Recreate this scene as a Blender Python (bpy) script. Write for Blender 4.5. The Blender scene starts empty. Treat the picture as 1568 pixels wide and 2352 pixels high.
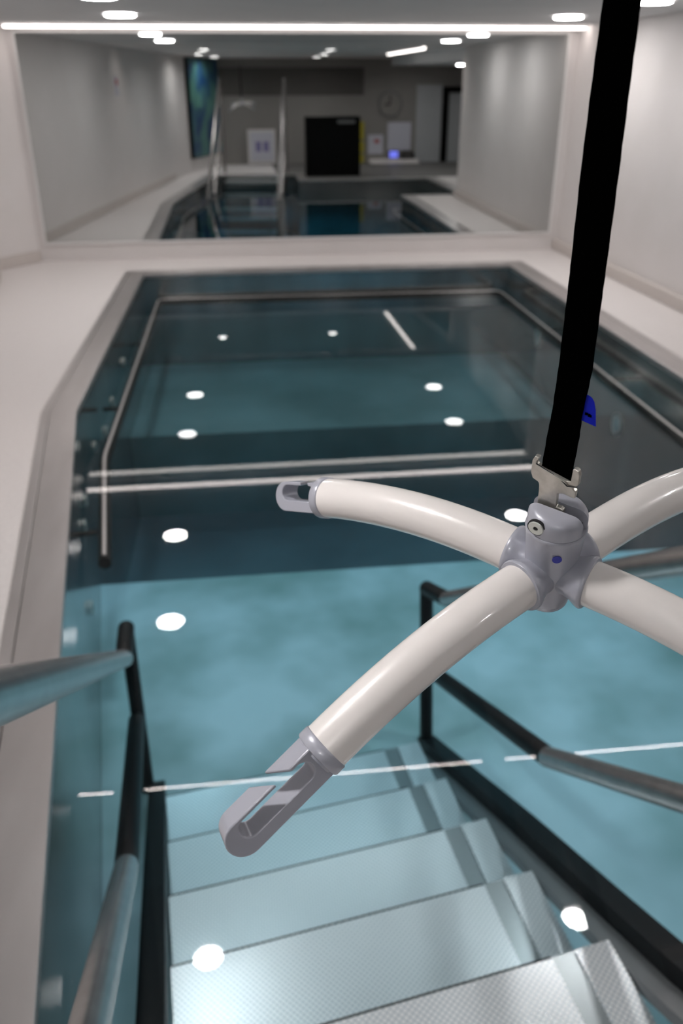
import bpy, bmesh, math
from mathutils import Vector, Matrix

# ------------------------------------------------------------------ camera, world, exposure
scn = bpy.context.scene
COL = scn.collection
CAM_R = Vector((0.99293, -0.11869, -0.00299))
CAM_U = Vector((0.05667, 0.45166, 0.89039))
CAM_F = Vector((0.10433, 0.88426, -0.4552))
cd = bpy.data.cameras.new('camera')
cam = bpy.data.objects.new('camera', cd)
COL.objects.link(cam)
mw = Matrix.Identity(4)
for i in range(3):
    mw[i][0] = CAM_R[i]; mw[i][1] = CAM_U[i]; mw[i][2] = -CAM_F[i]
mw[2][3] = 1.9
cam.matrix_world = mw
cd.sensor_fit = 'VERTICAL'; cd.sensor_height = 36.0; cd.sensor_width = 24.0
cd.lens = 1926.25 * 36.0 / 2352.0
cd.clip_start = 0.02; cd.clip_end = 100
cd.dof.use_dof = True; cd.dof.focus_distance = 0.74; cd.dof.aperture_fstop = 5.6
scn.camera = cam

world = bpy.data.worlds.new('world'); scn.world = world; world.use_nodes = True
bg = world.node_tree.nodes.get('Background') or world.node_tree.nodes.new('ShaderNodeBackground')
bg.inputs[0].default_value = (0.5, 0.5, 0.5, 1); bg.inputs[1].default_value = 0.05

scn.view_settings.view_transform = 'Standard'
scn.view_settings.look = 'None'
scn.view_settings.exposure = 1.2
scn.view_settings.gamma = 1.0
scn.view_settings.use_curve_mapping = False
scn.render.engine = 'CYCLES'
cy = scn.cycles
cy.max_bounces = 9; cy.diffuse_bounces = 4; cy.glossy_bounces = 5
cy.use_adaptive_sampling = True; cy.adaptive_threshold = 0.05
cy.transparent_max_bounces = 16; cy.transmission_bounces = 4
cy.sample_clamp_indirect = 8.0
cy.use_denoising = True

DOWN_L = 42.0      # downlight lens radiance
NEAR_L = 95.0  # recessed lens radiance, raised to brighten the spreader bar
STRIP_L = 26.0     # linear lights
DECK = 0.0
WATER = -0.248
CEIL = 2.463
LOW = 2.26
MIR = 10.717

# ------------------------------------------------------------------ materials
def mat(name, color, rough=0.5, metal=0.0, coat=0.0, spec=0.5):
    m = bpy.data.materials.new(name); m.use_nodes = True
    b = m.node_tree.nodes['Principled BSDF']
    b.inputs['Base Color'].default_value = (*color, 1)
    b.inputs['Roughness'].default_value = rough
    b.inputs['Metallic'].default_value = metal
    b.inputs['Coat Weight'].default_value = coat
    b.inputs['Specular IOR Level'].default_value = spec
    return m

def nd(m, t, **kw):
    n = m.node_tree.nodes.new(t)
    for k, v in kw.items(): setattr(n, k, v)
    return n

def noise_mix(m, c1, c2, scale, detail=3, lo=0.35, hi=0.65, stretch=(1, 1, 1), bump=0.0, coord='Object'):
    L = m.node_tree.links; b = m.node_tree.nodes['Principled BSDF']
    tc = nd(m, 'ShaderNodeTexCoord'); mp = nd(m, 'ShaderNodeMapping'); mp.inputs['Scale'].default_value = stretch
    no = nd(m, 'ShaderNodeTexNoise'); no.inputs['Scale'].default_value = scale; no.inputs['Detail'].default_value = detail
    cr = nd(m, 'ShaderNodeValToRGB')
    cr.color_ramp.elements[0].position = lo; cr.color_ramp.elements[0].color = (*c1, 1)
    cr.color_ramp.elements[1].position = hi; cr.color_ramp.elements[1].color = (*c2, 1)
    L.new(tc.outputs[coord], mp.inputs[0]); L.new(mp.outputs[0], no.inputs['Vector'])
    L.new(no.outputs['Fac'], cr.inputs[0]); L.new(cr.outputs[0], b.inputs['Base Color'])
    if bump:
        bn = nd(m, 'ShaderNodeBump'); bn.inputs['Strength'].default_value = bump; bn.inputs['Distance'].default_value = 0.002
        L.new(no.outputs['Fac'], bn.inputs['Height']); L.new(bn.outputs[0], b.inputs['Normal'])
    return m

def emit(name, color, strength):
    m = bpy.data.materials.new(name); m.use_nodes = True
    nt = m.node_tree; nt.nodes.remove(nt.nodes['Principled BSDF'])
    e = nt.nodes.new('ShaderNodeEmission'); e.inputs[0].default_value = (*color, 1); e.inputs[1].default_value = strength
    nt.links.new(e.outputs[0], nt.nodes['Material Output'].inputs[0])
    return m

M = {}
M['deck'] = noise_mix(mat('deck_terrazzo', (.7, .66, .64), .55), (.70, .655, .64), (.77, .73, .715), 60, 4, bump=.05)
M['wall'] = noise_mix(mat('wall_paint', (.7, .66, .64), .6), (.715, .68, .665), (.735, .70, .69), 3, 2)
M['wall_dim'] = mat('wall_taupe_paint', (.27, .255, .24), .7)
M['wall_dark'] = mat('wall_dark_band', (.10, .093, .086), .7)
M['ceil'] = noise_mix(mat('ceiling_paint', (.6, .6, .6), .7), (.58, .585, .59), (.61, .615, .62), 2, 2)
M['ceil_light'] = mat('ceiling_lighter', (.74, .71, .70), .7)  # lighter tone than the far ceiling
M['base'] = mat('baseboard_coving', (.58, .53, .50), .5)
M['coping'] = noise_mix(mat('coping_steel', (.6, .57, .55), .34, .85), (.50, .47, .46), (.58, .55, .54), 5, 4, stretch=(1, .2, 1), bump=.02)
M['steel_wall'] = noise_mix(mat('pool_wall_steel', (.35, .37, .37), .16, .85), (.30, .30, .29), (.42, .42, .41), 1.5, 3, stretch=(1.5, 1.5, .15), bump=.01)
M['rail'] = noise_mix(mat('handrail_steel', (.4, .38, .38), .27, .9), (.40, .38, .375), (.46, .44, .43), 20, 2, stretch=(1, 1, 1))
M['black'] = mat('black_steel_and_water_dark', (.005, .006, .007), .45, spec=.2)  # black stringers; on submerged rails and posts, underwater darkness put into the colour
M['flange'] = mat('grey_side_plate', (.20, .21, .22), .5, .4)
M['floor_near'] = noise_mix(mat('pool_floor_caustic_mottle', (.7, .8, .8), .5), (.33, .41, .38), (.78, .80, .82), 1.3, 3, .34, .66)  # mottled tones put caustics and reflections into the floor colour
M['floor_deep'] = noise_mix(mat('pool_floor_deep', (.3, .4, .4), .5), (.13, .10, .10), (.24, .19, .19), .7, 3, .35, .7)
M['floor_mid'] = noise_mix(mat('pool_ledge_steel', (.3, .3, .3), .5), (.13, .15, .14), (.24, .26, .25), .9, 3, .35, .7)
M['glassdoor'] = mat('frosted_door_panel', (.45, .46, .48), .3)
M['rubber'] = mat('black_rubber', (.008, .01, .01), .6, spec=.15)
M['rail_highlight'] = mat('rail_highlight_strip', (.62, .59, .58), .35, .5)
M['white'] = mat('white_trim', (.8, .79, .78), .4)
M['arm'] = mat('ivory_gloss_enamel', (.82, .775, .745), .30, 0, .6)
M['hub'] = mat('silver_grey_cast', (.40, .405, .46), .33, .1, .3)
M['nickel'] = noise_mix(mat('nickel_plate', (.6, .57, .52), .36, .85), (.52, .50, .45), (.66, .63, .58), 90, 4, bump=.1)
M['bolt'] = mat('zinc_bolt', (.62, .64, .60), .35, .6)
M['dark'] = mat('dark_gap', (.012, .012, .014), .6)
M['webbing'] = mat('black_webbing', (.0006, .0006, .0006), 1.0, spec=0.0)
M['blue'] = mat('blue_tag', (.001, .008, .33), .5, spec=.2)
M['blue_dot'] = mat('blue_sticker', (.004, .015, .32), .35)
M['lens'] = emit('downlight_lens', (1.0, .97, .96), DOWN_L)
M['lens_near'] = emit('downlight_lens_recessed', (1.0, .97, .96), NEAR_L)
M['led'] = emit('linear_light', (1.0, .90, .86), STRIP_L)
M['led_far'] = emit('linear_light_mirror', (1.0, .90, .86), 4.0)
M['mirror'] = mat('mirror_glass', (.54, .56, .555), .0, 1.0)
M['screen_blue'] = emit('blue_screen', (.18, .2, .9), .8)
M['black_panel'] = mat('black_panel', (.004, .004, .004), .6, spec=.1)
M['paper'] = mat('paper', (.6, .6, .68), .7)
M['yellow'] = mat('yellow_paint', (.42, .36, .03), .6)
M['red'] = mat('red_print', (.45, .12, .1), .6)
M['purple'] = mat('violet_print', (.25, .22, .42), .6)
M['vinyl'] = mat('grey_vinyl_floor', (.13, .125, .12), .6)
M['grey'] = mat('mid_grey', (.18, .18, .18), .5)
M['art'] = noise_mix(mat('abstract_print', (.1, .3, .4), .3), (.01, .05, .16), (.10, .26, .22), 2.2, 5, .38, .6)
M['jet'] = mat('pale_nozzle', (.5, .6, .6), .25, .4)

# dotted tread metal: small raised beads
def tread_mat():
    m = mat('perforated_tread_steel', (.6, .64, .66), .30, .6)
    L = m.node_tree.links; b = m.node_tree.nodes['Principled BSDF']
    tc = nd(m, 'ShaderNodeTexCoord'); mp = nd(m, 'ShaderNodeMapping')
    mp.inputs['Rotation'].default_value = (0, 0, math.radians(45))
    vo = nd(m, 'ShaderNodeTexVoronoi'); vo.inputs['Scale'].default_value = 72; vo.inputs['Randomness'].default_value = 0.0
    vo.voronoi_dimensions = '2D'
    cr = nd(m, 'ShaderNodeValToRGB')
    cr.color_ramp.elements[0].position = .22; cr.color_ramp.elements[0].color = (1, 1, 1, 1)
    cr.color_ramp.elements[1].position = .42; cr.color_ramp.elements[1].color = (0, 0, 0, 1)
    mx = nd(m, 'ShaderNodeMix', data_type='RGBA')
    mx.inputs[6].default_value = (.66, .70, .73, 1); mx.inputs[7].default_value = (1.0, 1.0, 1.0, 1)
    bn = nd(m, 'ShaderNodeBump'); bn.inputs['Strength'].default_value = .5; bn.inputs['Distance'].default_value = .002
    L.new(tc.outputs['Object'], mp.inputs[0]); L.new(mp.outputs[0], vo.inputs['Vector'])
    L.new(vo.outputs['Distance'], cr.inputs[0]); L.new(cr.outputs[0], mx.inputs[0])
    L.new(mx.outputs[2], b.inputs['Base Color']); L.new(cr.outputs[0], bn.inputs['Height']); L.new(bn.outputs[0], b.inputs['Normal'])
    return m
M['tread'] = tread_mat()
M['tread_plain'] = mat('plain_tread_steel', (.36, .39, .40), .3, .6)

def water_mat():
    m = bpy.data.materials.new('pool_water'); m.use_nodes = True
    nt = m.node_tree; nt.nodes.remove(nt.nodes['Principled BSDF']); L = nt.links
    out = nt.nodes['Material Output']
    tr = nt.nodes.new('ShaderNodeBsdfTransparent'); gl = nt.nodes.new('ShaderNodeBsdfGlossy')
    gl.inputs['Roughness'].default_value = 0.0
    fr = nt.nodes.new('ShaderNodeFresnel'); ge = nt.nodes.new('ShaderNodeNewGeometry'); mr = nt.nodes.new('ShaderNodeMapRange')
    mr.inputs['To Min'].default_value = 1.33; mr.inputs['To Max'].default_value = 1 / 1.33
    L.new(ge.outputs['Backfacing'], mr.inputs['Value']); L.new(mr.outputs['Result'], fr.inputs[0])
    mx = nt.nodes.new('ShaderNodeMixShader')
    tc = nt.nodes.new('ShaderNodeTexCoord'); no = nt.nodes.new('ShaderNodeTexNoise')
    no.inputs['Scale'].default_value = 5.0; no.inputs['Detail'].default_value = 1
    bn = nt.nodes.new('ShaderNodeBump'); bn.inputs['Strength'].default_value = 1.0; bn.inputs['Distance'].default_value = .00003
    L.new(tc.outputs['Object'], no.inputs['Vector']); L.new(no.outputs['Fac'], bn.inputs['Height'])
    L.new(bn.outputs[0], gl.inputs['Normal'])
    L.new(fr.outputs[0], mx.inputs[0]); L.new(tr.outputs[0], mx.inputs[1]); L.new(gl.outputs[0], mx.inputs[2])
    L.new(mx.outputs[0], out.inputs[0])
    va = nt.nodes.new('ShaderNodeVolumeAbsorption')
    va.inputs[0].default_value = (.05, .72, .90, 1); va.inputs[1].default_value = .36
    L.new(va.outputs[0], out.inputs[1])
    return m
M['water'] = water_mat()

# ------------------------------------------------------------------ helpers
def link_bm(name, bm, m, parent=None, smooth=False, bevel=0, bseg=2, kind=None):
    bmesh.ops.recalc_face_normals(bm, faces=bm.faces)
    if parent is not None:
        inv = parent_world(parent).inverted()
        bmesh.ops.transform(bm, matrix=inv, verts=bm.verts)
    me = bpy.data.meshes.new(name); bm.to_mesh(me); bm.free()
    me.materials.append(m)
    if smooth:
        for p in me.polygons: p.use_smooth = True
    o = bpy.data.objects.new(name, me); COL.objects.link(o)
    if parent is not None: o.parent = parent
    if bevel:
        b = o.modifiers.new('bevel', 'BEVEL'); b.width = bevel; b.segments = bseg; b.limit_method = 'ANGLE'; b.angle_limit = math.radians(40)
        b.harden_normals = False
    if smooth:
        try:
            me.set_sharp_from_angle(angle=math.radians(42))
        except Exception:
            pass
    if kind: o['kind'] = kind
    return o

def parent_world(o):
    w = o.matrix_basis.copy()
    while o.parent is not None:
        o = o.parent; w = o.matrix_basis @ w
    return w

def empty(name, loc, label, cat, group=None, rot=None):
    o = bpy.data.objects.new(name, None); COL.objects.link(o)
    o.location = loc
    if rot: o.rotation_euler = rot
    o.empty_display_size = .1
    o['label'] = label; o['category'] = cat
    if group: o['group'] = group
    return o

def tag(o, label, cat, group=None):
    o['label'] = label; o['category'] = cat
    if group: o['group'] = group
    return o

def prism(bm, pts, origin, ex, ey, ez, z0, z1):
    o = Vector(origin); ex = Vector(ex); ey = Vector(ey); ez = Vector(ez)
    a = [bm.verts.new(o + ex * u + ey * v + ez * z0) for u, v in pts]
    b = [bm.verts.new(o + ex * u + ey * v + ez * z1) for u, v in pts]
    bm.faces.new(a); bm.faces.new(list(reversed(b)))
    n = len(pts)
    for i in range(n):
        bm.faces.new((a[i], b[i], b[(i + 1) % n], a[(i + 1) % n]))

XYZ = ((0, 0, 0), (1, 0, 0), (0, 1, 0), (0, 0, 1))
def zprism(bm, pts, z0, z1): prism(bm, pts, *XYZ, z0, z1)

def box(bm, x0, x1, y0, y1, z0, z1):
    zprism(bm, [(x0, y0), (x1, y0), (x1, y1), (x0, y1)], z0, z1)

def obox(bm, origin, ex, ey, ez, x, y, z):
    prism(bm, [(x[0], y[0]), (x[1], y[0]), (x[1], y[1]), (x[0], y[1])], origin, ex, ey, ez, z[0], z[1])

def wallseg(bm, a, b, z0, z1, t=.12, side=1):
    """vertical slab whose room face runs a->b; thickness goes to the right of a->b times side"""
    a = Vector((a[0], a[1])); b = Vector((b[0], b[1])); d = (b - a).normalized(); n = Vector((d.y, -d.x)) * side * t
    zprism(bm, [tuple(a), tuple(b), tuple(b + n), tuple(a + n)], z0, z1)

def tube(bm, pts, rad, seg=24, cap=True, up=Vector((0, 0, 1))):
    pts = [Vector(p) for p in pts]; n = len(pts)
    rads = rad if isinstance(rad, (list, tuple)) else [rad] * n
    rings = []
    T0 = (pts[1] - pts[0]).normalized()
    ref = up - T0 * up.dot(T0)
    if ref.length < 1e-3: ref = Vector((1, 0, 0)) - T0 * T0.x
    ref.normalize()
    for i in range(n):
        if i == 0: T = (pts[1] - pts[0]).normalized()
        elif i == n - 1: T = (pts[-1] - pts[-2]).normalized()
        else:
            t1 = pts[i] - pts[i - 1]; t2 = pts[i + 1] - pts[i]
            T = (t1.normalized() + t2.normalized())
            T = T.normalized() if T.length > 1e-6 else t1.normalized()
        ref = (ref - T * ref.dot(T)).normalized()
        side = T.cross(ref)
        rings.append([bm.verts.new(pts[i] + (ref * math.cos(2 * math.pi * k / seg) + side * math.sin(2 * math.pi * k / seg)) * rads[i]) for k in range(seg)])
    for i in range(n - 1):
        for k in range(seg):
            bm.faces.new((rings[i][k], rings[i][(k + 1) % seg], rings[i + 1][(k + 1) % seg], rings[i + 1][k]))
    if cap:
        bm.faces.new(list(reversed(rings[0]))); bm.faces.new(rings[-1])

def lathe(bm, prof, origin, axis, ref, seg=48):
    """prof: (r, h) list along axis, closed at both ends when r = 0"""
    o = Vector(origin); a = Vector(axis).normalized(); e1 = Vector(ref); e1 = (e1 - a * e1.dot(a)).normalized(); e2 = a.cross(e1)
    rings = []
    for r, h in prof:
        if r < 1e-6: rings.append([bm.verts.new(o + a * h)])
        else: rings.append([bm.verts.new(o + a * h + (e1 * math.cos(2 * math.pi * k / seg) + e2 * math.sin(2 * math.pi * k / seg)) * r) for k in range(seg)])
    for A, B in zip(rings, rings[1:]):
        for k in range(seg):
            k2 = (k + 1) % seg
            if len(A) == 1: bm.faces.new((A[0], B[k], B[k2]))
            elif len(B) == 1: bm.faces.new((A[k], A[k2], B[0]))
            else: bm.faces.new((A[k], A[k2], B[k2], B[k]))

def arcpts(cx, cy, r, a0, a1, n):
    return [(cx + r * math.cos(math.radians(a0 + (a1 - a0) * i / n)), cy + r * math.sin(math.radians(a0 + (a1 - a0) * i / n))) for i in range(n + 1)]

def smooth_path(pts, rnd, n=6):
    """round the corners of a polyline"""
    pts = [Vector(p) for p in pts]; out = [pts[0]]
    for i in range(1, len(pts) - 1):
        p = pts[i]; a = (pts[i - 1] - p); b = (pts[i + 1] - p)
        r = min(rnd, a.length * .45, b.length * .45)
        A = p + a.normalized() * r; B = p + b.normalized() * r
        for k in range(n + 1):
            t = k / n; out.append((A * (1 - t) + p * t) * (1 - t) + (p * (1 - t) + B * t) * t)
    out.append(pts[-1]); return out

def offset_poly(pts, d):
    """offset a clockwise/ccw polygon outwards by d (mitred)"""
    n = len(pts); area = sum(pts[i][0] * pts[(i + 1) % n][1] - pts[(i + 1) % n][0] * pts[i][1] for i in range(n))
    s = 1 if area > 0 else -1; out = []
    for i in range(n):
        p0 = Vector(pts[i - 1]); p = Vector(pts[i]); p1 = Vector(pts[(i + 1) % n])
        d0 = (p - p0).normalized(); d1 = (p1 - p).normalized()
        n0 = Vector((d0.y, -d0.x)) * s; n1 = Vector((d1.y, -d1.x)) * s
        m = (n0 + n1); m = m / (m.length_squared / 2)
        out.append(tuple(p + m * d))
    return out

def ring(bm, inner, outer, z0, z1):
    n = len(inner)
    vi0 = [bm.verts.new((*p, z0)) for p in inner]; vi1 = [bm.verts.new((*p, z1)) for p in inner]
    vo0 = [bm.verts.new((*p, z0)) for p in outer]; vo1 = [bm.verts.new((*p, z1)) for p in outer]
    for i in range(n):
        j = (i + 1) % n
        bm.faces.new((vi1[i], vi1[j], vo1[j], vo1[i])); bm.faces.new((vi0[i], vo0[i], vo0[j], vi0[j]))
        bm.faces.new((vi0[i], vi0[j], vi1[j], vi1[i])); bm.faces.new((vo0[i], vo1[i], vo1[j], vo0[j]))

# ------------------------------------------------------------------ room shell
POOL = [(1.42, .35), (1.42, 1.6), (4.3, 1.6), (4.3, 4.75), (3.14, 4.75), (3.14, 9.75), (-1.08, 9.77), (-1.12, 5.34), (-.57, 1.24), (-.45, .35)]
COPE = offset_poly(POOL, .21)
COPE_IN = offset_poly(POOL, -.012)
ROOM = [(-2.37, MIR + .02), (4.05, MIR + .02), (4.14, 5.0), (6.4, 5.0), (6.4, -2.6), (-.3, -2.6), (-1.05, -.4), (-1.3, 1.0), (-2.6, 9.6), (-2.75, 10.25)]

bm = bmesh.new()
outer = [bm.verts.new((*p, 0)) for p in offset_poly(ROOM, .1)]
hole = [bm.verts.new((*p, 0)) for p in offset_poly(POOL, .2)]
ed = []
for loop in (outer, hole):
    for i in range(len(loop)): ed.append(bm.edges.new((loop[i], loop[(i + 1) % len(loop)])))
bmesh.ops.triangle_fill(bm, edges=ed, use_beauty=True)
ret = bmesh.ops.extrude_face_region(bm, geom=bm.faces[:])
bmesh.ops.translate(bm, vec=(0, 0, -.15), verts=[v for v in ret['geom'] if isinstance(v, bmesh.types.BMVert)])
link_bm('floor', bm, M['deck'], kind='structure')

def wall(name, pts, m='wall', z0=-.15, z1=2.6):
    bm = bmesh.new()
    for a, b in zip(pts, pts[1:]): wallseg(bm, a, b, z0, z1, .12, -1)
    return link_bm(name, bm, M[m], kind='structure')
wall('wall_far', [ROOM[0], ROOM[1]])
wall('wall_right', [ROOM[1], ROOM[2], ROOM[3]])
wall('wall_side', [ROOM[3], ROOM[4]], 'wall_dim')
wall('wall_back', [ROOM[4], ROOM[5]], 'wall_dim')
wall('wall_left', [ROOM[7], ROOM[8], ROOM[9], ROOM[0]])
wall('wall_corner', [ROOM[5], ROOM[6], ROOM[7]])
bm = bmesh.new(); wallseg(bm, (3.45, -2.6), (-.3, -2.6), 1.63, 2.26, .02, 1)  # darker band high on the back wall
link_bm('trim_1', bm, M['wall_dark'], kind='structure')

NEARLIGHTS = [(-.438, 3.483), (1.945, 3.469), (-.6, .8), (2.1, .8), (-.3, -1.1), (2.1, -1.1), (4.6, -1.0)]  # first pair known from reflections; the rest added unseen to brighten hub and arms
SLOTS = [(-1.457, 4.955, -1.193, 4.95), (-1.03, 4.95, 1.742, 4.93), (1.907, 4.93, 2.267, 4.93), (2.41, 4.925, 3.9, 4.92)]
def sheet(name, outer, circles, slots, z0, z1, m):
    bm = bmesh.new(); ed = []
    loops = [outer] + [arcpts(x, y, .098, 360, 12, 29) for x, y in circles]
    for x0, y0, x1, y1 in slots: loops.append([(x0, y0 - .019), (x1, y1 - .019), (x1, y1 + .019), (x0, y0 + .019)])
    for lp in loops:
        vs = [bm.verts.new((*p, z0)) for p in lp]
        for i in range(len(vs)): ed.append(bm.edges.new((vs[i], vs[(i + 1) % len(vs)])))
    bmesh.ops.triangle_fill(bm, edges=ed, use_beauty=True)
    ret = bmesh.ops.extrude_face_region(bm, geom=bm.faces[:])
    bmesh.ops.translate(bm, vec=(0, 0, z1 - z0), verts=[v for v in ret['geom'] if isinstance(v, bmesh.types.BMVert)])
    return link_bm(name, bm, m, kind='structure')
sheet('ceiling', [(-3.2, 6.2), (4.25, 6.2), (4.25, 4.6), (3.75, -.2), (6.8, -.2), (6.8, -2.9), (-3.2, -2.9)], NEARLIGHTS, SLOTS, CEIL, CEIL + .12, M['ceil_light'])
bm = bmesh.new(); box(bm, -3.2, 6.8, 6.2, 10.9, CEIL + .004, CEIL + .12); link_bm('ceiling_far', bm, M['ceil'], kind='structure')
bm = bmesh.new(); zprism(bm, [(4.25, 6.2), (6.8, 6.2), (6.8, -.2), (3.75, -.2), (4.25, 4.6)], LOW, CEIL + .12)
link_bm('ceiling_lowered', bm, M['ceil'], kind='structure')

bm = bmesh.new(); wallseg(bm, (4.05, MIR), (4.14, 5.02), 0, .13, .07, 1)
link_bm('baseboard_right', bm, M['base'], bevel=.02, kind='structure')
bm = bmesh.new(); wallseg(bm, (-2.6, 9.6), (-2.75, 10.25), 0, .13, .03, 1); wallseg(bm, (-2.75, 10.25), (-2.37, MIR + .02), 0, .13, .03, 1)
wallseg(bm, (-1.3, 1.0), (-2.6, 9.6), 0, .13, .03, 1)
link_bm('baseboard_left', bm, M['base'], bevel=.01, kind='structure')

# mirror over the far wall
t = empty('wall_mirror', (0.83, MIR, .213), 'huge frameless mirror filling the far wall above the pool', 'mirror')
bm = bmesh.new(); box(bm, -2.266, 3.922, MIR, MIR + .012, .213, 2.399); link_bm('glass', bm, M['mirror'], t)
bm = bmesh.new()
for a, b, c, d in ((-2.29, -2.266, .19, 2.42), (3.922, 3.945, .19, 2.42)): box(bm, a, b, MIR - .008, MIR + .015, c, d)
box(bm, -2.266, 3.922, MIR - .008, MIR + .015, .19, .213); box(bm, -2.266, 3.922, MIR - .008, MIR + .015, 2.399, 2.42)
link_bm('edge_trim', bm, M['white'], t)

# ------------------------------------------------------------------ pool basin
t = empty('swimming_pool', (1, 5, -1.9), 'steel lined therapy pool with brushed steel coping sunk in the pale deck', 'pool')
bm = bmesh.new()
ring(bm, COPE_IN, offset_poly(POOL, .155), -.035, .006)
link_bm('coping', bm, M['coping'], t, bevel=.004)
bm = bmesh.new(); ring(bm, offset_poly(POOL, .160), COPE, -.035, .006)
link_bm('coping_edge_strip', bm, M['coping'], t, bevel=.003)
bm = bmesh.new(); ring(bm, POOL, offset_poly(POOL, .10), -1.95, -.036)
link_bm('side_wall', bm, M['steel_wall'], t)
bm = bmesh.new(); zprism(bm, offset_poly(POOL, .05), -2.0, -1.9)
link_bm('deep_floor', bm, M['floor_deep'], t)
bm = bmesh.new(); zprism(bm, [(3.139, 7.5), (3.139, 9.749), (-1.081, 9.769), (-1.102, 7.5)], -1.9, -1.05)
link_bm('far_ledge', bm, M['floor_mid'], t)
NEAR = [(1.419, .351), (1.419, 1.601), (4.299, 1.601), (4.299, 4.749), (3.139, 4.749), (3.139, 5.24), (-1.105, 5.24), (-.569, 1.24), (-.449, .351)]
bm = bmesh.new(); zprism(bm, NEAR, -1.9, -1.27)
link_bm('raised_floor', bm, M['floor_near'], t)
bm = bmesh.new(); zprism(bm, offset_poly(POOL, .01), -1.93, WATER)
w = link_bm('pool_water', bm, M['water']); w['kind'] = 'stuff'
tag(w, 'still teal water filling the steel pool', 'water')

# ------------------------------------------------------------------ lights of the room
def downlight(name, loc, r, depth, label, group, lens='lens'):
    t = empty(name, loc, label, 'ceiling light', group)
    z = loc[2]
    bm = bmesh.new()
    if depth:
        lathe(bm, [(r * 1.12, 0), (r * 1.12, -.004), (r, -.004), (r, depth), (r * 1.12, depth), (r * 1.12, 0)], loc, (0, 0, 1), (1, 0, 0))
        link_bm('trim_ring', bm, M['white'], t)
        bm = bmesh.new(); lathe(bm, [(0, depth - .004), (r * .99, depth - .004), (r * .99, depth - .001), (0, depth - .001)], loc, (0, 0, 1), (1, 0, 0))
    else:
        lathe(bm, [(r * 1.12, -.001), (r * 1.12, -.006), (r, -.008), (r, -.001)], loc, (0, 0, 1), (1, 0, 0))
        link_bm('trim_ring', bm, M['white'], t)
        bm = bmesh.new(); lathe(bm, [(0, -.012), (r * .9, -.012), (r * .99, -.006), (r * .99, -.001), (0, -.001)], loc, (0, 0, 1), (1, 0, 0))
    link_bm('lens', bm, M[lens], t)
    return t

def copy_thing(t, loc, label):
    r = t.copy(); COL.objects.link(r); r.location = loc; r['label'] = label
    for ch in list(t.children):
        c = ch.copy(); COL.objects.link(c); c.parent = r
    return r

g = 'round downlights in the raised ceiling'
A0 = downlight('ceiling_downlight', (-.949, 9.06, CEIL), .135, 0, 'round downlight at the left end of the far ceiling, nearest the mirror', g)
copy_thing(A0, (3.291, 9.06, CEIL), 'round downlight near the mirror on the right, beside the black strap')
copy_thing(A0, (-.895, 7.22, CEIL), 'round downlight cut by the top edge of the picture, left side')
copy_thing(A0, (3.34, 7.32, CEIL), 'round downlight in the top right corner, right of the black strap')
g = 'recessed downlights over the stairs'
B0 = downlight('ceiling_downlight', (*NEARLIGHTS[0], CEIL), .092, .035, 'recessed downlight whose reflection lies low on the left of the stair treads', g, 'lens_near')
for p, lab in zip(NEARLIGHTS[1:], ('recessed downlight whose reflection lies on the black stringer at lower right', 'added unseen fill downlight over the stair head, left', 'added unseen fill downlight over the stair head, right', 'added unseen fill downlight behind the stairs, left', 'added unseen fill downlight behind the stairs, middle', 'added unseen fill downlight behind the stairs, beside the doors')):
    copy_thing(B0, (*p, CEIL), lab)
downlight('ceiling_downlight', (5.08, 1.04, LOW), .10, 0, 'small downlight in front of the frosted doors, seen in the mirror', None, 'lens_near')

def linear(a, b, z, wd, label, m='led', group=None, rec=0.0):
    a = Vector(a); b = Vector(b); c = (a + b) / 2; d = (b - a).normalized(); n = Vector((-d.y, d.x)); h = (b - a).length / 2 - .001
    t = empty('linear_ceiling_light', (c.x, c.y, z), label, 'ceiling light', group)
    o = (c.x, c.y, z); D3 = (d.x, d.y, 0); N3 = (n.x, n.y, 0); Z3 = (0, 0, 1)
    z0, z1 = (-.016, -.001) if not rec else (-.002, rec + .004)
    bm = bmesh.new()
    for q in ((-wd / 2 - .006, -wd / 2), (wd / 2, wd / 2 + .006)) if not rec else ((-wd / 2, -wd / 2 + .002), (wd / 2 - .002, wd / 2)):
        obox(bm, o, D3, N3, Z3, (-h, h), q, (z0, z1))
    link_bm('profile', bm, M['dark'] if rec else M['white'], t)
    bm = bmesh.new(); obox(bm, o, D3, N3, Z3, (-h, h), (-wd / 2 + .002, wd / 2 - .002), (-.034, -.001) if not rec else (rec, rec + .004))
    link_bm('diffuser', bm, M[m], t)
    return t
linear((-2.3, 10.455), (4.0, 10.455), CEIL + .004, .085, 'long glowing strip along the ceiling just above the mirror', 'led_far')
g = 'linear lights crossing the ceiling above the pool'
for (x0, y0, x1, y1), lab in zip(SLOTS, ('very short linear light whose reflection is at far left of the water', 'longest linear light whose reflection crosses the water behind the front hook', 'short linear light whose reflection meets the right handrail', 'linear light whose rippled reflection runs off the right edge')):
    linear((x0, y0), (x1, y1), CEIL, .036, lab, group=g, rec=.015)
linear((3.378, 1.52), (3.446, 4.85), CEIL, .06, 'linear light along the right side, a slanted streak in the far water', 'led_far')

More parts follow.
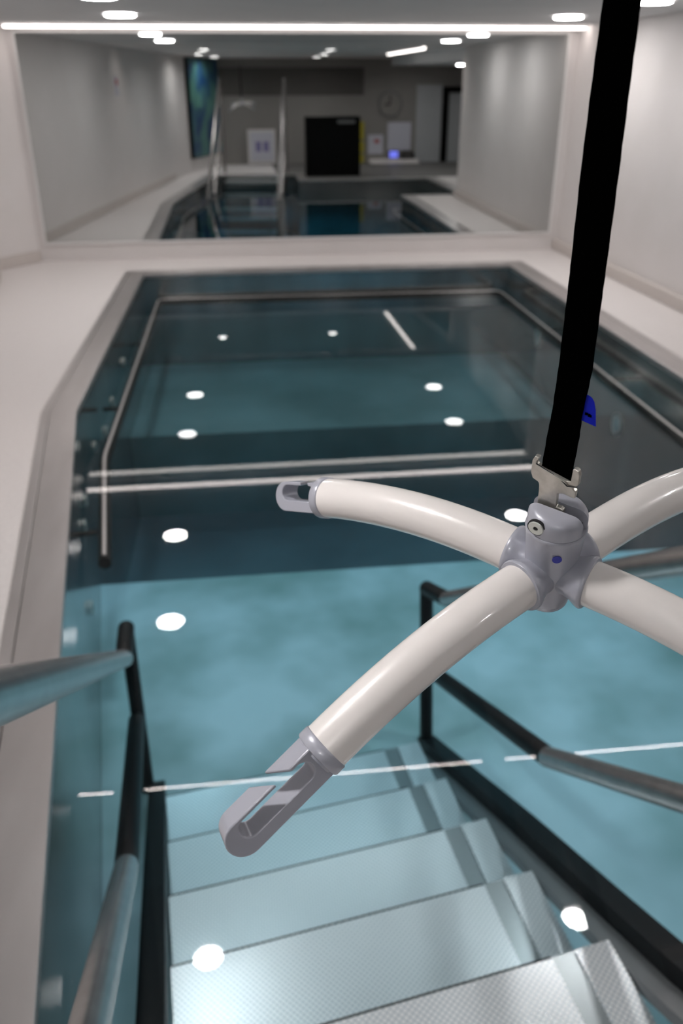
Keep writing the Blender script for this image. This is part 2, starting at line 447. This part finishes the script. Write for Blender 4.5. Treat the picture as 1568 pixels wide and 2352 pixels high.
# ------------------------------------------------------------------ grab rail, jets and underwater lamps
t = empty('grab_rail', (1, 9.7, -.29), 'low black grab rail with a modelled highlight strip following the pool walls', 'rail')
path = [(-.771, 3.831, -.29), (-.944, 5.177, -.29), (-.923, 9.68, -.29), (3.0, 9.60, -.29), (2.95, 5.0, -.29), (3.05, 4.55, -.29), (4.1, 4.5, -.29)]
sp = smooth_path(path, .12)
bm = bmesh.new(); tube(bm, sp, .034, 20); link_bm('rail_tube', bm, M['rubber'], t, smooth=True)
bm = bmesh.new()
a_ = [Vector(p) for p in sp]
a_[0] += (a_[1] - a_[0]).normalized() * .03
tube(bm, [p + Vector((0, 0, .026)) for p in a_], .0125, 10); link_bm('highlight_strip', bm, M['rail_highlight'], t, smooth=True)  # pale strip stands in for the bright highlight along the tube
for x, y, dx, dy in ((-.86, 4.2, -.12, -.015), (-.95, 6.2, -.14, 0), (-.94, 8.0, -.14, 0), (.3, 9.66, 0, .1), (1.8, 9.63, 0, .11), (2.98, 8.0, .15, 0), (2.96, 6.4, .17, 0)):
    bm = bmesh.new(); tube(bm, [(x, y, -.30), (x + dx, y + dy, -.30)], .016, 12); link_bm('bracket', bm, M['rubber'], t, smooth=True)

def jet(name, loc, nrm, r, label, cat, group, m='jet'):
    t = empty(name, loc, label, cat, group)
    bm = bmesh.new(); lathe(bm, [(0, 0), (r, 0), (r, .008), (r * .72, .013), (r * .66, .009)], loc, nrm, (0, 0, 1), 28); link_bm('flange', bm, M['nickel'], t, smooth=True)
    bm = bmesh.new(); lathe(bm, [(0, .004), (r * .64, .004), (r * .6, .012), (r * .3, .016), (0, .016)], loc, nrm, (0, 0, 1), 28); link_bm('nozzle' if m == 'jet' else 'lens', bm, M[m], t, smooth=True)
    return t
g = 'water jets along the left pool wall'
nw = (.991, .133, 0)
for (x, y, z), nn, r, lab in (((-1.096, 7.6, -.36), (1, 0, 0), .045, 'farthest round water jet on the left pool wall'),
                     ((-1.105, 6.77, -.44), (1, 0, 0), .045, 'second farthest round water jet on the left pool wall'),
                     ((-1.105, 6.3, -.52), (1, 0, 0), .045, 'water jet on the left wall just past the coping bend, lower one'),
                     ((-1.112, 5.8, -.44), (1, 0, 0), .04, 'water jet on the left wall at the coping bend, upper one'),
                     ((-1.06, 4.95, -.46), nw, .04, 'water jet left of the far double line reflection'),
                     ((-1.013, 4.60, -.46), nw, .04, 'water jet left of the near double line reflection'),
                     ((-.955, 4.171, -.77), nw, .045, 'nearest water jet on the left wall, above the left handrail corner')):
    jet('water_jet', (x, y, z), nn, r, lab, 'water jet', g)
g = 'round underwater lamps on the right pool wall'
jet('underwater_lamp', (3.136, 6.414, -.711), (-1, 0, 0), .10, 'pale round underwater lamp right of the blue tag', 'underwater lamp', g, 'jet')
jet('underwater_lamp', (3.136, 8.534, -.529), (-1, 0, 0), .10, 'faint round underwater lamp left of the black strap', 'underwater lamp', g, 'jet')

# ------------------------------------------------------------------ staircase into the pool
PH = math.radians(6.6); FW = Vector((-math.sin(PH), math.cos(PH), 0)); LT = Vector((math.cos(PH), math.sin(PH), 0)); UP = Vector((0, 0, 1))
def S(s, l, z): return FW * s + LT * l + UP * (z + 1.9)
t = empty('pool_staircase', S(3.25, .5, -3.17), 'steel staircase with perforated treads and tubular handrails leading into the water', 'stairs')
TW = math.radians(9.6); TX = Vector((math.cos(TW), math.sin(TW), 0))
steps = [(3.07, -2.968), (2.68, -2.839), (2.239, -2.631), (1.847, -2.474), (1.387, -2.225), (.95, -1.99), (.52, -1.92)]
LE, RE = -.14, 1.12
def edge_pt(s, l, z):
    """point on a tread front: s measured at the right end, front line turned by 9.6 degrees"""
    R_ = FW * s + LT * RE
    k = (l - RE) / TX.dot(LT)
    return R_ + TX * k + UP * (z + 1.9)
for i, (s, z) in enumerate(steps):
    dep = .47
    def panel(l0, l1, zt, th, teeth_l=False, teeth_r=False, d0=0.0, d1=dep, pitch=.0141, amp=.0045):
        pts = []
        def side(l, teeth, rev, sg):
            a = edge_pt(s, l, z) - FW * d0; b = edge_pt(s, l, z) - FW * d1
            if not teeth: q = [a, b]
            else:
                n = int((d1 - d0) / pitch) * 2; q = []
                for k in range(n + 1):
                    q.append(a + (b - a) * (k / n) + LT * sg * (amp if k % 2 else 0))
            return list(reversed(q)) if rev else q
        poly = side(l0, teeth_l, True, -1)
        poly = poly + side(l1, teeth_r, False, 1)
        bm = bmesh.new()
        zz = z + 1.9 + zt
        prism(bm, [(p.x, p.y) for p in poly], *XYZ, zz - th, zz)
        return bm
    tr = link_bm('tread', panel(LE, RE, -.004, .03), M['tread_plain'], t, bevel=.002)
    link_bm('grip_plate', panel(LE + .004, RE - .185, 0, .0038, False, True, .006), M['tread'], tr)
    link_bm('grip_strip', panel(RE - .108, RE - .002, .006, .0098, True, True, .004), M['tread'], tr)
    link_bm('shadow_gap_strip', panel(LE + .002, RE - .185, .0012, .006, False, False, .0, .0045), M['rubber'], tr)  # dark strip stands in for the shadow gap at the tread front
    for l in (LE + .01, RE - .01):
        bm = bmesh.new(); p = edge_pt(s, l, z - .06) - FW * .12
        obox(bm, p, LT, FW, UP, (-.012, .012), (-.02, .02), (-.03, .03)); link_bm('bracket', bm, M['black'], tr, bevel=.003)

def strg(l0, l1, name, m, pts, h0, h1):
    bm = bmesh.new(); top = [(a, b + h1) for a, b in pts]; bot = [(a, b + h0) for a, b in reversed(pts)]
    prism(bm, top + bot, LT * l0 + UP * 1.9, FW, UP, LT, 0, l1 - l0)
    return link_bm(name, bm, m, t, bevel=.004)
line = [(3.30, -3.16), (2.17, -2.585), (1.57, -2.30), (1.22, -2.13), (.9, -1.95), (.3, -1.93)]
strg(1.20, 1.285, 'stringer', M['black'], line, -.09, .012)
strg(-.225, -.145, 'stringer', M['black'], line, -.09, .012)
strg(1.125, 1.20, 'side_plate', M['flange'], line, -.10, -.055)

RR = .038
def rail(l, e_s, low, name):
    # above the water: 35 degree pitch; below: flatter run to the foot post, underwater darkness in its colour
    if not low:
        pts = [S(3.385, l, -2.262), S(e_s, l, -2.148), S(e_s - 3.9 * .8165, l, -2.148 + 3.9 * .575)]
        m1 = S(e_s, l, -2.148)
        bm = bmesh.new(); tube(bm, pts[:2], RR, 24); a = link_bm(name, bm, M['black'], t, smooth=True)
        bm = bmesh.new(); tube(bm, pts[1:], RR, 24); b = link_bm(name, bm, M['rail'], t, smooth=True)
    else:
        pts = [S(3.19, l, -2.65), S(e_s, l, -2.148), S(e_s - 2.4 * .8165, l, -2.148 + 2.4 * .575)]
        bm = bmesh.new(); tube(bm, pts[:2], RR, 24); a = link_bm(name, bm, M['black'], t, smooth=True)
        bm = bmesh.new(); tube(bm, pts[1:], RR, 24); b = link_bm(name, bm, M['rail'], t, smooth=True)
    a['label'] = 'submerged section with underwater darkness in its colour, part of the ' + name.replace('_', ' '); b['label'] = 'brushed steel section of the ' + name.replace('_', ' ')
for l, eu, el in ((-.232, 2.99, 1.91), (1.24, 3.10, 2.04)):
    rail(l, eu, False, 'upper_handrail'); rail(l, el, True, 'lower_handrail')
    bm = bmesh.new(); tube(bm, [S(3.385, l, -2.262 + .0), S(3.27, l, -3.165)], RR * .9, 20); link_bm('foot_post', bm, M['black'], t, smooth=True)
    s0 = eu - 3.9 * .8165
    bm = bmesh.new(); tube(bm, [S(s0, l, -2.148 + 3.9 * .575), S(s0, l, -1.9)], RR, 20); link_bm('head_post', bm, M['rail'], t, smooth=True)

# ------------------------------------------------------------------ spreader bar (four arms) on its strap
HUB = Vector((.2679, .6368, 1.5018)); A = Vector((-.0863, -.2549, .9631)).normalized()
E1 = (Vector((.9963, -.0221, .0834))); E1 = (E1 - A * E1.dot(A)).normalized(); E2 = A.cross(E1)
def H(x, y, z): return HUB + E1 * x + E2 * y + A * z
t = empty('spreader_bar', tuple(HUB), 'four armed ivory spreader bar with silver grey hub hanging from the black strap', 'patient hoist spreader bar')
bm = bmesh.new()
lathe(bm, [(0, -.040), (.0185, -.040), (.0205, -.038), (.0212, -.0352), (.0205, -.0345), (.0212, -.0335), (.0222, -.028), (.0228, -.018), (.0240, .02), (.0256, .047), (.0268, .0535), (.0270, .0555), (.0262, .057), (0, .057)], HUB, A, E1, 64)
hub = link_bm('hub', bm, M['hub'], t, smooth=True)
# slotted head: two cheeks
TD = math.radians(-42); PD = E1 * math.cos(TD) + E2 * math.sin(TD); PN = PD.cross(A)
for sg in (1, -1):
    w0 = .0052; r = .0258
    a0 = math.degrees(math.asin(w0 / r))
    bm = bmesh.new(); rings = []; hb, ht, rb = .0572, .0768, .0098
    lv = [(hb, r), (hb + .005, r)] + [(ht - rb + rb * math.sin(math.radians(q)), r - rb + rb * math.cos(math.radians(q))) for q in range(0, 91, 10)]
    for h, rr_ in lv:
        a0 = math.degrees(math.asin(w0 / rr_)); ps = arcpts(0, 0, rr_, a0, 180 - a0, 32)
        rings.append([bm.verts.new(HUB + PD * u + PN * v * sg + A * h) for u, v in ps])
    for p_, q_ in zip(rings, rings[1:]):
        for k in range(len(p_)):
            bm.faces.new((p_[k], p_[(k + 1) % len(p_)], q_[(k + 1) % len(p_)], q_[k]))
    bm.faces.new(rings[0]); bm.faces.new(rings[-1])
    link_bm('cheek', bm, M['hub'], t, smooth=True)
bm = bmesh.new(); obox(bm, HUB, PD, PN, A, (-.021, .021), (-.005, .005), (.0572, .064)); link_bm('slot_floor', bm, M['dark'], t)
# bolt through the cheeks
bdir = (PN * math.cos(math.radians(0)) ).normalized()
bc = HUB + A * .0672 + PD * -.0085 + PN * .0232
bm = bmesh.new(); lathe(bm, [(0, 0), (.0082, 0), (.0082, .0022), (.0074, .0024), (0, .0024)], bc, PN, A, 32); bo = link_bm('bolt_recess', bm, M['dark'], t)
bm = bmesh.new(); lathe(bm, [(.0022, .0020), (.0022, .0034), (.0064, .0034), (.0071, .0027), (.0071, .0010), (0, .0010)], bc, PN, A, 32); bo = link_bm('bolt', bm, M['bolt'], t, smooth=True)
bm = bmesh.new(); lathe(bm, [(0, .0022), (.0022, .0022), (.0022, .0026), (0, .0026)], bc, PN, A, 6); link_bm('hex_socket', bm, M['dark'], bo)
# blue dot between the two front sockets
ad = math.radians(-102); bd = E1 * math.cos(ad) + E2 * math.sin(ad)
bm = bmesh.new(); lathe(bm, [(0, 0), (.0042, 0), (.0042, .0006), (0, .0006)], HUB + bd * .02555 + A * .0375, bd, A, 28); link_bm('blue_dot', bm, M['blue_dot'], t)

SL, KK = -.115, 1.01
def arm_pt(ang, s):
    d = E1 * math.cos(ang) + E2 * math.sin(ang)
    return HUB + d * s - A * (SL * s + KK * s * s)
TR = .0215
def hook(arm, ang, L):
    P0 = arm_pt(ang, .258); T = (arm_pt(ang, .2585) - arm_pt(ang, .2575)).normalized()
    d = E1 * math.cos(ang) + E2 * math.sin(ang)
    N = (A - T * A.dot(T)).normalized(); B = T.cross(N)
    bm = bmesh.new()
    lathe(bm, [(0, -.004), (.0205, -.004), (.0205, -.0004), (.0219, 0), (.0226, .0008), (.0226, .0095), (.0218, .0108), (.0172, .0118), (.0168, .0135), (0, .0135)], P0, T, N, 64)
    co = link_bm('end_cap', bm, M['hub'], arm, smooth=True)
    o = .0168; i = .0087; cn = .0043; tip = L - o; tc = .85 * L - i; W = .0122
    q_ = math.radians(ROLL); N, B = N * math.cos(q_) + B * math.sin(q_), B * math.cos(q_) - N * math.sin(q_)
    def outline(g0, g1):
        p = [(.004, o - .002), (.010, o), (g0, o), (g0 - .001, cn + i)]
        p += [(.16 * L + i - i * math.sin(math.radians(q)), cn + i * math.cos(math.radians(q))) for q in range(0, 181, 15)]
        p += arcpts(tc, cn, i, -90, 90, 12)
        p += [(g1 - .001, cn + i), (g1, o)]
        p += arcpts(tip, 0, o, 90, -90, 20)
        p += [(.010, -o), (.004, -o + .002)]
        return p
    # the opening is cut askew: further out on one side than on the other
    pa = outline(.30 * L, .44 * L); pb = outline(.47 * L, .61 * L)
    bm = bmesh.new()
    va = [bm.verts.new(P0 + T * u + N * v + B * (W * SIDE)) for u, v in pa]; vb = [bm.verts.new(P0 + T * u + N * v - B * (W * SIDE)) for u, v in pb]
    bm.faces.new(va); bm.faces.new(list(reversed(vb))); n_ = len(va)
    for k in range(n_): bm.faces.new((va[k], vb[k], vb[(k + 1) % n_], va[(k + 1) % n_]))
    link_bm('hook', bm, M['hub'], arm, bevel=.0014, bseg=3, smooth=True)
SIDE = -1; ROLL = 30
for ang, L, lab in ((-149.8, .112, 'arm reaching down to the left with an open hook at its end'), (136.8, .075, 'rear arm pointing left with a small hook'), (30.2, .075, 'rear arm leaving the picture to the right'), (-43.2, .112, 'front arm leaving the picture to the right')):
    ang = math.radians(ang)
    bm = bmesh.new(); ss = [.0385 + (.258 - .0385) * k / 28 for k in range(29)]
    tube(bm, [arm_pt(ang, s) for s in ss], TR, 48, up=A); am = link_bm('arm', bm, M['arm'], t, smooth=True)
    bm = bmesh.new(); ss = [.008, .021, .028, .0320, .0355, .0380, .0396, .0402]; rr = [.0180, .0192, .0212, .0234, .0249, .0252, .0242, .0210]
    tube(bm, [arm_pt(ang, s) for s in ss], rr, 56, up=A); link_bm('socket', bm, M['hub'], t, smooth=True)
    hook(am, ang, L)

# strap with its metal connector and blue tag
t = empty('lifting_strap', (.2528, .6124, 1.6128), 'flat black webbing strap with a nickel connector plate and blue tag', 'hoist strap')
D2 = Vector((.7448, -.6673, 0)); N2 = Vector((.6673, .7448, 0)); SB = Vector((.2528, .6124, 1.6128))
prof = [(-.0035, -.0132, .0132), (.031, -.0112, .0152), (.05, -.0096, .0152), (.087, -.0086, .0182), (.14, -.0085, .0180), (.17, -.0087, .0180), (.23, -.0094, .0178), (.284, -.0090, .0172), (.335, -.0080, .0170), (.45, -.008, .017), (.63, -.008, .017)]
bm = bmesh.new()
rows = []
for k in range(len(prof) - 1):
    (h0, a0, b0), (h1, a1, b1) = prof[k], prof[k + 1]
    for j in range(6):
        u = j / 6; rows.append((h0 + (h1 - h0) * u, a0 + (a1 - a0) * u, b0 + (b1 - b0) * u))
rows.append(prof[-1])
fr = []; bk = []
n_ = 6
for q, (h, a, b) in enumerate(rows):
    wob = .00018 * math.sin(q * 2.1)
    fr.append([bm.verts.new(SB + D2 * (a + wob + (b - a) * k / n_) + UP * (h + (-.0075 * (k / n_ ) + .0045 if q == 0 else 0)) - N2 * .0009) for k in range(n_ + 1)])
    bk.append([bm.verts.new(SB + D2 * (a + wob + (b - a) * k / n_) + UP * (h + (-.0075 * (k / n_ ) + .0045 if q == 0 else 0)) + N2 * .0009) for k in range(n_ + 1)])
for q in range(len(rows) - 1):
    for k in range(n_):
        bm.faces.new((fr[q][k], fr[q][k + 1], fr[q + 1][k + 1], fr[q + 1][k])); bm.faces.new((bk[q][k], bk[q + 1][k], bk[q + 1][k + 1], bk[q][k + 1]))
    bm.faces.new((fr[q][0], fr[q + 1][0], bk[q + 1][0], bk[q][0])); bm.faces.new((fr[q][n_], bk[q][n_], bk[q + 1][n_], fr[q + 1][n_]))
for q in (0, len(rows) - 1):
    for k in range(n_): bm.faces.new((fr[q][k], bk[q][k], bk[q][k + 1], fr[q][k + 1]))
link_bm('webbing', bm, M['webbing'], t)
# connector plate (u along PD, v along A from the hub)
out = [(-.0265, .1222), (-.0285, .1170), (-.0285, .1040), (-.0265, .0985), (-.0210, .0965), (-.0200, .0940), (-.0195, .0867), (-.0195, .0600), (.0036, .0600), (.0036, .0690), (.0050, .0715), (.0045, .0755), (.0020, .0768), (-.0022, .0765), (-.0027, .0914), (.0020, .0935), (.0085, .0925), (.0126, .0925), (.0126, .1000), (.0095, .1025), (.0120, .1050), (.0138, .1085), (.0136, .1180), (.0120, .1222), (.0095, .1232), (.0070, .1220), (.0067, .1091), (.0035, .1082), (-.0010, .1085), (-.0233, .1146), (-.0245, .1165), (-.0225, .1222)]
bm = bmesh.new(); prism(bm, out, HUB, PD, PN, A, 0, 0); bm.free()
bm = bmesh.new(); prism(bm, out, HUB, PD, A, PN, -.0028, .0022)
cp = link_bm('connector_plate', bm, M['nickel'], t, bevel=.0009, bseg=3)
bm = bmesh.new(); tube(bm, [HUB + PD * -.0245 + A * .1160 + PN * .0030, HUB + PD * -.001 + A * .1088 + PN * .0036, HUB + PD * .005 + A * .1040 + PN * .0032, HUB + PD * .0125 + A * .1055 + PN * .0020], .0006, 8); link_bm('wire_clip', bm, M['dark'], cp, smooth=True)
bm = bmesh.new(); tube(bm, [HUB + PD * -.0225 + A * .1148 + PN * .0034, HUB + PD * .003 + A * .1078 + PN * .0036], .0007, 8); link_bm('slot_bar', bm, M['nickel'], cp, smooth=True)
# blue tag folded out of the strap seam
pts = [(.0150, .069), (.0186, .0683), (.0212, .0667), (.0232, .0640), (.0252, .0575), (.0272, .0442), (.0235, .0450), (.0150, .0470)]
bm = bmesh.new(); prism(bm, pts, SB, D2, UP, N2, .0002, .0009); tg = link_bm('blue_tag', bm, M['blue'], t)
for (u, v, a, b) in ((.0184, .0532, .0012, .0011), (.0208, .0524, .0010, .0012), (.0222, .0519, .0006, .0009)):
    bm = bmesh.new(); obox(bm, SB, D2, UP, N2, (u - a, u + a), (v - b, v + b), (-.0002, .0001)); link_bm('tag_print', bm, M['webbing'], tg)

# ------------------------------------------------------------------ the room behind the camera (seen in the mirror)
YB = -2.6
def flat(name, x0, x1, z0, z1, m, label, cat, th=.03, y=YB, group=None):
    bm = bmesh.new(); box(bm, x0, x1, y, y + th, z0, z1); o = link_bm(name, bm, M[m]); tag(o, label, cat, group); return o
t = empty('equipment_cabinet', (2.25, .8, 0), 'large matt black cabinet standing behind the pool end, seen in the mirror', 'cabinet')
bm = bmesh.new(); box(bm, 1.645, 2.87, .55, .98, .007, 1.24); link_bm('body', bm, M['black_panel'], t)
bm = bmesh.new(); box(bm, 2.35, 2.75, .98, .984, 1.10, 1.17); link_bm('badge', bm, M['grey'], t)
bm = bmesh.new(); zprism(bm, [(1.64, 1.38), (6.39, 1.38), (6.39, -2.58), (1.0, -2.58), (1.0, .1), (1.64, .1)], .0005, .006)
link_bm('floor_back', bm, M['vinyl'], kind='structure')
t = empty('wall_cabinet', (.8, YB, 0), 'pale cabinet under a notice between the two handrails, seen in the mirror', 'cabinet')
bm = bmesh.new(); box(bm, .40, 1.12, YB + .001, YB + .18, .02, .84); link_bm('body', bm, M['wall'], t)
bm = bmesh.new(); box(bm, .46, 1.06, YB + .18, YB + .195, .10, .78); link_bm('door', bm, M['paper'], t)
t = empty('wall_notice', (.78, YB, .5), 'white notice with two violet blocks fixed to the pale cabinet', 'notice')
bm = bmesh.new(); box(bm, .52, 1.0, YB + .196, YB + .20, .16, .72); link_bm('sheet', bm, M['paper'], t)
for x in (.6, .8):
    bm = bmesh.new(); box(bm, x, x + .14, YB + .20, YB + .203, .32, .56); link_bm('printed_block', bm, M['purple'], t)
t = empty('yellow_post', (3.4, YB + .1, 0), 'narrow yellow post on the back wall right of the black screen', 'post')
for a, b in ((0.0, .22), (.27, .52), (.57, 1.0)):
    bm = bmesh.new(); box(bm, 3.32, 3.46, YB + .02, YB + .08, a, b); link_bm('panel', bm, M['yellow'], t)
# clock
t = empty('wall_clock', (4.15, YB, 1.4), 'large round grey wall clock on the back wall, seen in the mirror', 'clock')
c = (4.15, YB + .001, 1.41)
bm = bmesh.new(); lathe(bm, [(0, 0), (.32, 0), (.32, .04), (.28, .045), (.28, .03), (0, .03)], c, (0, 1, 0), (1, 0, 0), 40); link_bm('rim', bm, M['grey'], t)
bm = bmesh.new(); lathe(bm, [(0, .03), (.275, .03), (.275, .034), (0, .034)], c, (0, 1, 0), (1, 0, 0), 40); link_bm('dial', bm, M['wall_dim'], t)
bm = bmesh.new(); box(bm, 4.0, 4.16, YB + .036, YB + .042, 1.39, 1.42); link_bm('hour_hand', bm, M['dark'], t)
bm = bmesh.new(); box(bm, 4.13, 4.16, YB + .036, YB + .042, 1.39, 1.62); link_bm('minute_hand', bm, M['dark'], t)
t = empty('wall_poster', (3.78, YB, .45), 'small poster with a red mark below the wall clock', 'poster')
bm = bmesh.new(); box(bm, 3.58, 3.98, YB + .001, YB + .01, .22, .68); link_bm('sheet', bm, M['paper'], t)
bm = bmesh.new(); box(bm, 3.74, 3.88, YB + .01, YB + .014, .48, .58); link_bm('red_mark', bm, M['red'], t)
t = empty('notice_board', (4.4, YB, .7), 'pale notice board on the back wall beside the doors', 'notice board')
bm = bmesh.new(); box(bm, 4.1, 4.72, YB + .001, YB + .02, .30, .98); link_bm('board', bm, M['paper'], t)
t = empty('control_desk', (4.3, YB + .2, 0), 'low pale desk at the back wall below the notice board', 'desk')
bm = bmesh.new(); box(bm, 3.6, 4.9, YB + .001, YB + .5, -.0, .02); box(bm, 3.6, 4.9, YB + .001, YB + .25, .02, .10); link_bm('desk_top', bm, M['wall'], t)
t = empty('blue_display', (4.23, YB + .2, .1), 'small glowing blue display on the low desk, seen in the mirror', 'display')
bm = bmesh.new(); box(bm, 4.10, 4.38, YB + .16, YB + .20, .10, .32); link_bm('case', bm, M['grey'], t)
bm = bmesh.new(); box(bm, 4.13, 4.35, YB + .20, YB + .205, .13, .29); link_bm('screen', bm, M['screen_blue'], t)
t = empty('desk_telephone', (4.6, YB + .15, .1), 'black telephone beside the small blue display', 'telephone')
bm = bmesh.new(); box(bm, 4.44, 4.82, YB + .05, YB + .24, .10, .17); link_bm('base', bm, M['dark'], t, bevel=.02)
bm = bmesh.new(); tube(bm, smooth_path([(4.46, YB + .12, .18), (4.5, YB + .12, .25), (4.76, YB + .12, .25), (4.8, YB + .12, .18)], .04), .03, 12); link_bm('handset', bm, M['dark'], t, smooth=True)
# doors
for nme, x0, x1, z1 in (('door_1', 4.85, 5.52, 1.86), ('door_2', 5.72, 6.36, 1.66)):
    bm = bmesh.new(); box(bm, x0, x1, YB + .001, YB + .04, 0, z1); link_bm(nme, bm, M['glassdoor'], kind='structure')
bm = bmesh.new(); box(bm, 5.54, 5.70, YB + .001, YB + .07, 0, 1.82); box(bm, 5.70, 6.39, YB + .001, YB + .07, 1.68, 1.82)
link_bm('trim_2', bm, M['black_panel'], kind='structure')
# artwork on the slanted corner wall
a = Vector((-1.0, -.55, 0)); b = Vector((-.31, -2.55, 0)); d = (b - a).normalized(); n = Vector((-d.y, d.x, 0))
if n.x < 0: n = -n
t = empty('wall_artwork', tuple((a + b) / 2 + Vector((0, 0, 1.3))), 'tall blue green abstract picture on the corner wall, seen in the mirror', 'picture')
L_ = (b - a).length
bm = bmesh.new(); obox(bm, a + n * .002, d, n, UP, (0, L_), (0, .05), (.30, 2.44)); link_bm('frame', bm, M['black_panel'], t)
bm = bmesh.new(); obox(bm, a + n * .002, d, n, UP, (.12, L_ - .01), (.05, .056), (.32, 2.42)); link_bm('canvas', bm, M['art'], t)

t = empty('wall_sign', (-1.9, 5.05, 1.9), 'small sign with a red mark high on the left wall, seen in the mirror', 'sign')
d = Vector((-1.3, 8.6, 0)).normalized(); n = Vector((d.y, -d.x, 0)); o_ = Vector((-1.3, 1.0, 0)) + d * 4.1 + n * .002
bm = bmesh.new(); obox(bm, o_, d, n, UP, (-.12, .12), (0, .01), (1.72, 2.02)); link_bm('sign_plate', bm, M['paper'], t)
bm = bmesh.new(); obox(bm, o_, d, n, UP, (-.07, .07), (.01, .014), (1.88, 1.98)); link_bm('red_mark', bm, M['red'], t)
